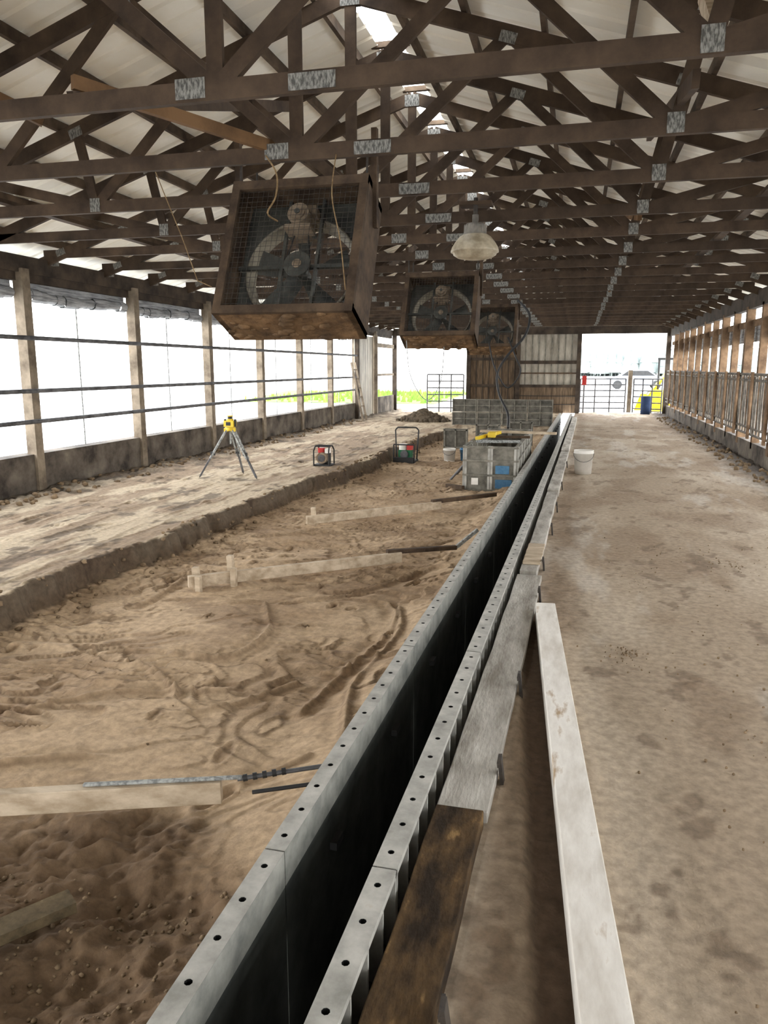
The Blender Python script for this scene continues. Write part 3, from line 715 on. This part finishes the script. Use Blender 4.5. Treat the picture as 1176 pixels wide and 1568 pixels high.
b.tube([Vector((x-.2,y-.16,z+.05)),Vector((x-.2,y-.16,z+.36)),Vector((x+.2,y-.16,z+.36)),Vector((x+.2,y-.16,z+.05))],.013,BLK,n=8)
b.obj('plate_compactor')

def bucket(x,y,z,r=.15,h=.36,m=WHT):
    b=MB(); b.lathe([(0,0),(r*.86,0),(r*.97,h*.86),(r*1.04,h*.86),(r*1.04,h*.9),(r,h*.9),(r*1.02,h),(r*.96,h),(r*.82,.02),(0,.02)],(x,y,z),m,n=28)
    pts=[Vector((x+r*1.05*math.cos(a),y-abs(math.sin(a))*r*1.0-.01,z+h*.88-math.sin(a)*h*.35)) for a in [math.pi*i/10 for i in range(11)]]
    b.tube(pts,.004,PIPE,n=5)
    return b.obj('plastic_bucket')
bucket(.15,11.95,0,.145,.36); bucket(-2.35,14.6,floor_z(-2.35,14.6),.12,.26,WHT); bucket(-2.05,14.7,floor_z(-2.05,14.7),.11,.24,BLUE)

b=MB()
for s in(-.2,.2): b.beam((XL+.5,22.2+s,0),(XL+.14,22.2+s,1.75),.03,.06,POSTW)
for k in range(6):
    t=(k+.7)/6.5; b.cyl((XL+.5-.36*t,22.0,1.75*t),(XL+.5-.36*t,22.4,1.75*t),.015,POSTW,n=8)
b.obj('ladder')

def gate(name,p0,p1,hz=1.35,n=6,m=GALV,mm=True):
    b=MB(); p0=Vector(p0);p1=Vector(p1)
    for k in range(n):
        z=.15+(hz-.15)*k/(n-1); b.cyl(p0+Vector((0,0,z)),p1+Vector((0,0,z)),.022,m,n=8)
    for t in(0,.33,.66,1):
        q=p0.lerp(p1,t); b.cyl(q+Vector((0,0,.0)),q+Vector((0,0,hz)),.025,m,n=8)
    return b.obj(name)
gate('tube_gate',(-5.3,27.6,0),(-4.0,27.8,0),m=PIPE); gate('tube_gate',(.12,28.6,0),(1.7,28.9,0),1.2,m=PIPE); gate('tube_gate',(1.98,28.9,0),(2.9,28.4,0),1.2,m=PIPE)
b=MB(); b.box((1.85,28.95,.75),(.14,.14,1.5),POSTW); b.obj('gate_post')
b=MB(); b.lathe([(0,0),(.16,0),(.17,.3),(.165,.3),(.17,.6),(.16,.62),(0,.62)],(2.35,28.0,0),mat('navy_plastic',(30,44,70),(46,60,90),bump=0)); b.obj('plastic_barrel')
b=MB(); b.cyl((.25,28.35,0),(.25,28.35,1.0),.03,PIPE); b.box((.25,28.3,1.15),(.16,.12,.32),RED); b.cyl((.25,28.3,1.31),(.25,28.3,1.38),.03,BLK); b.obj('fire_extinguisher')

# ---------------------------------------------------------------- outside
b=MB(); z=-.03; B=220
for q in ([(-B,-60),(XL-.2,-60),(XL-.2,B),(-B,B)],[(XR+.2,-60),(B,-60),(B,B),(XR+.2,B)],[(XL-.2,Y1+.5),(XR+.2,Y1+.5),(XR+.2,B),(XL-.2,B)],[(XL-.2,-60),(XR+.2,-60),(XR+.2,Y0),(XL-.2,Y0)]):
    b.add([(x,y,z) for x,y in q],[(0,1,2,3)],GRAV)
b.obj('ground_outside')
b=MB(); b.add([(-16,34,-.01),(-6.2,34,-.01),(-6.5,52,-.01),(-20,52,-.01)],[(0,1,2,3)],GRASS); 
for k in range(500):
    x=random.uniform(-16,-6.5); y=random.uniform(34,48); b.add([(x-.08,y,-.01),(x+.08,y,-.01),(x+.03,y,random.uniform(.15,.35))],[(0,1,2)],GRASS)
b.obj('grass_patch')
b=MB()
for k in range(700):
    x=random.uniform(-14,60); y=random.uniform(150,175); h=random.uniform(3.5,6.0); w_=random.uniform(1.0,1.8)
    b.cyl((x,y,-.05),(x,y,h*.25),.15,TREE,n=5); b.cyl((x,y,h*.12),(x,y,h*.6),w_,TREE,r1=w_*.5,n=6); b.cyl((x,y,h*.45),(x,y,h),w_*.75,TREE,r1=.05,n=6)
b.obj('tree_line')
def car(name,x,y,m,rot=0,s=1):
    b=MB()
    prof=[(-2.2,.35),(-2.2,.85),(-1.3,1.0),(-.7,1.45),(.8,1.45),(1.5,1.0),(2.2,.9),(2.25,.35)]
    n=len(prof); w0,w1=-.85,.85
    vs=[(px,w0,pz) for px,pz in prof]+[(px,w1,pz) for px,pz in prof]
    b.add(vs,[tuple(range(n)),tuple(range(n,2*n))[::-1]]+[(i,i+n,(i+1)%n+n,(i+1)%n) for i in range(n)],m)
    b.add([(-1.15,-.86,1.02),(-.65,-.86,1.38),(.75,-.86,1.38),(1.3,-.86,1.02)],[(0,1,2,3)],BLK)
    for px in(-1.4,1.4):
        for w in(-.86,.7): b.cyl((px,w,.33),(px,w+.18,.33),.33,BLK,n=18)
    return b.obj(name,Matrix.Translation((x,y,-.03))@Matrix.Rotation(rot,4,'Z'))
car('parked_car',4.4,62,mat('silver_paint',(120,124,130),(140,144,150),bump=0)); car('parked_car',8.8,66,mat('dark_paint',(60,66,78),(74,80,92),bump=0),.3)
b=MB()
b.box((0,0,.55),(1.7,.95,.5),YEL); b.box((-.65,0,1.0),(.5,.9,.5),YEL); b.box((-.1,0,1.95),(1.0,.95,.08),BLK)
for sx in(-.55,.35):
    for sy in(-.43,.43): b.beam((sx,sy,.8),(sx+.03,sy,1.95),.06,.06,BLK)
for px in(-.5,.5):
    for w in(-.72,.5): b.cyl((px,w,.36),(px,w+.24,.36),.38,BLK,n=20); b.cyl((px,w-.01,.36),(px,w+.25,.36),.18,YEL,n=14)
for sy in(-.56,.56): b.beam((-.8,sy,1.35),(1.05,sy,.55),.08,.14,YEL)
b.add([(1.0,-.85,.1),(1.0,.85,.1),(1.6,.85,.05),(1.6,-.85,.05),(1.0,-.85,.65),(1.0,.85,.65)],[(0,1,2,3),(0,4,5,1),(0,3,4),(1,5,2)],YEL)
b.obj('skid_steer_loader',Matrix.Translation((3.55,31.2,-.03))@Matrix.Rotation(-2.0,4,'Z'))

# ---------------------------------------------------------------- light
w=bpy.data.worlds.new('world'); scene.world=w; w.use_nodes=True
nt=w.node_tree; bg=nt.nodes['Background']
tc=nt.nodes.new('ShaderNodeTexCoord'); sx=nt.nodes.new('ShaderNodeSeparateXYZ'); cr=nt.nodes.new('ShaderNodeValToRGB')
nt.links.new(tc.outputs['Generated'],sx.inputs[0]); nt.links.new(sx.outputs['Z'],cr.inputs['Fac'])
cr.color_ramp.elements[0].color=(1,.985,.965,1); cr.color_ramp.elements[1].color=(.86,.92,1,1)
nt.links.new(cr.outputs['Color'],bg.inputs['Color']); bg.inputs['Strength'].default_value=8.6
scene.view_settings.view_transform='Standard'
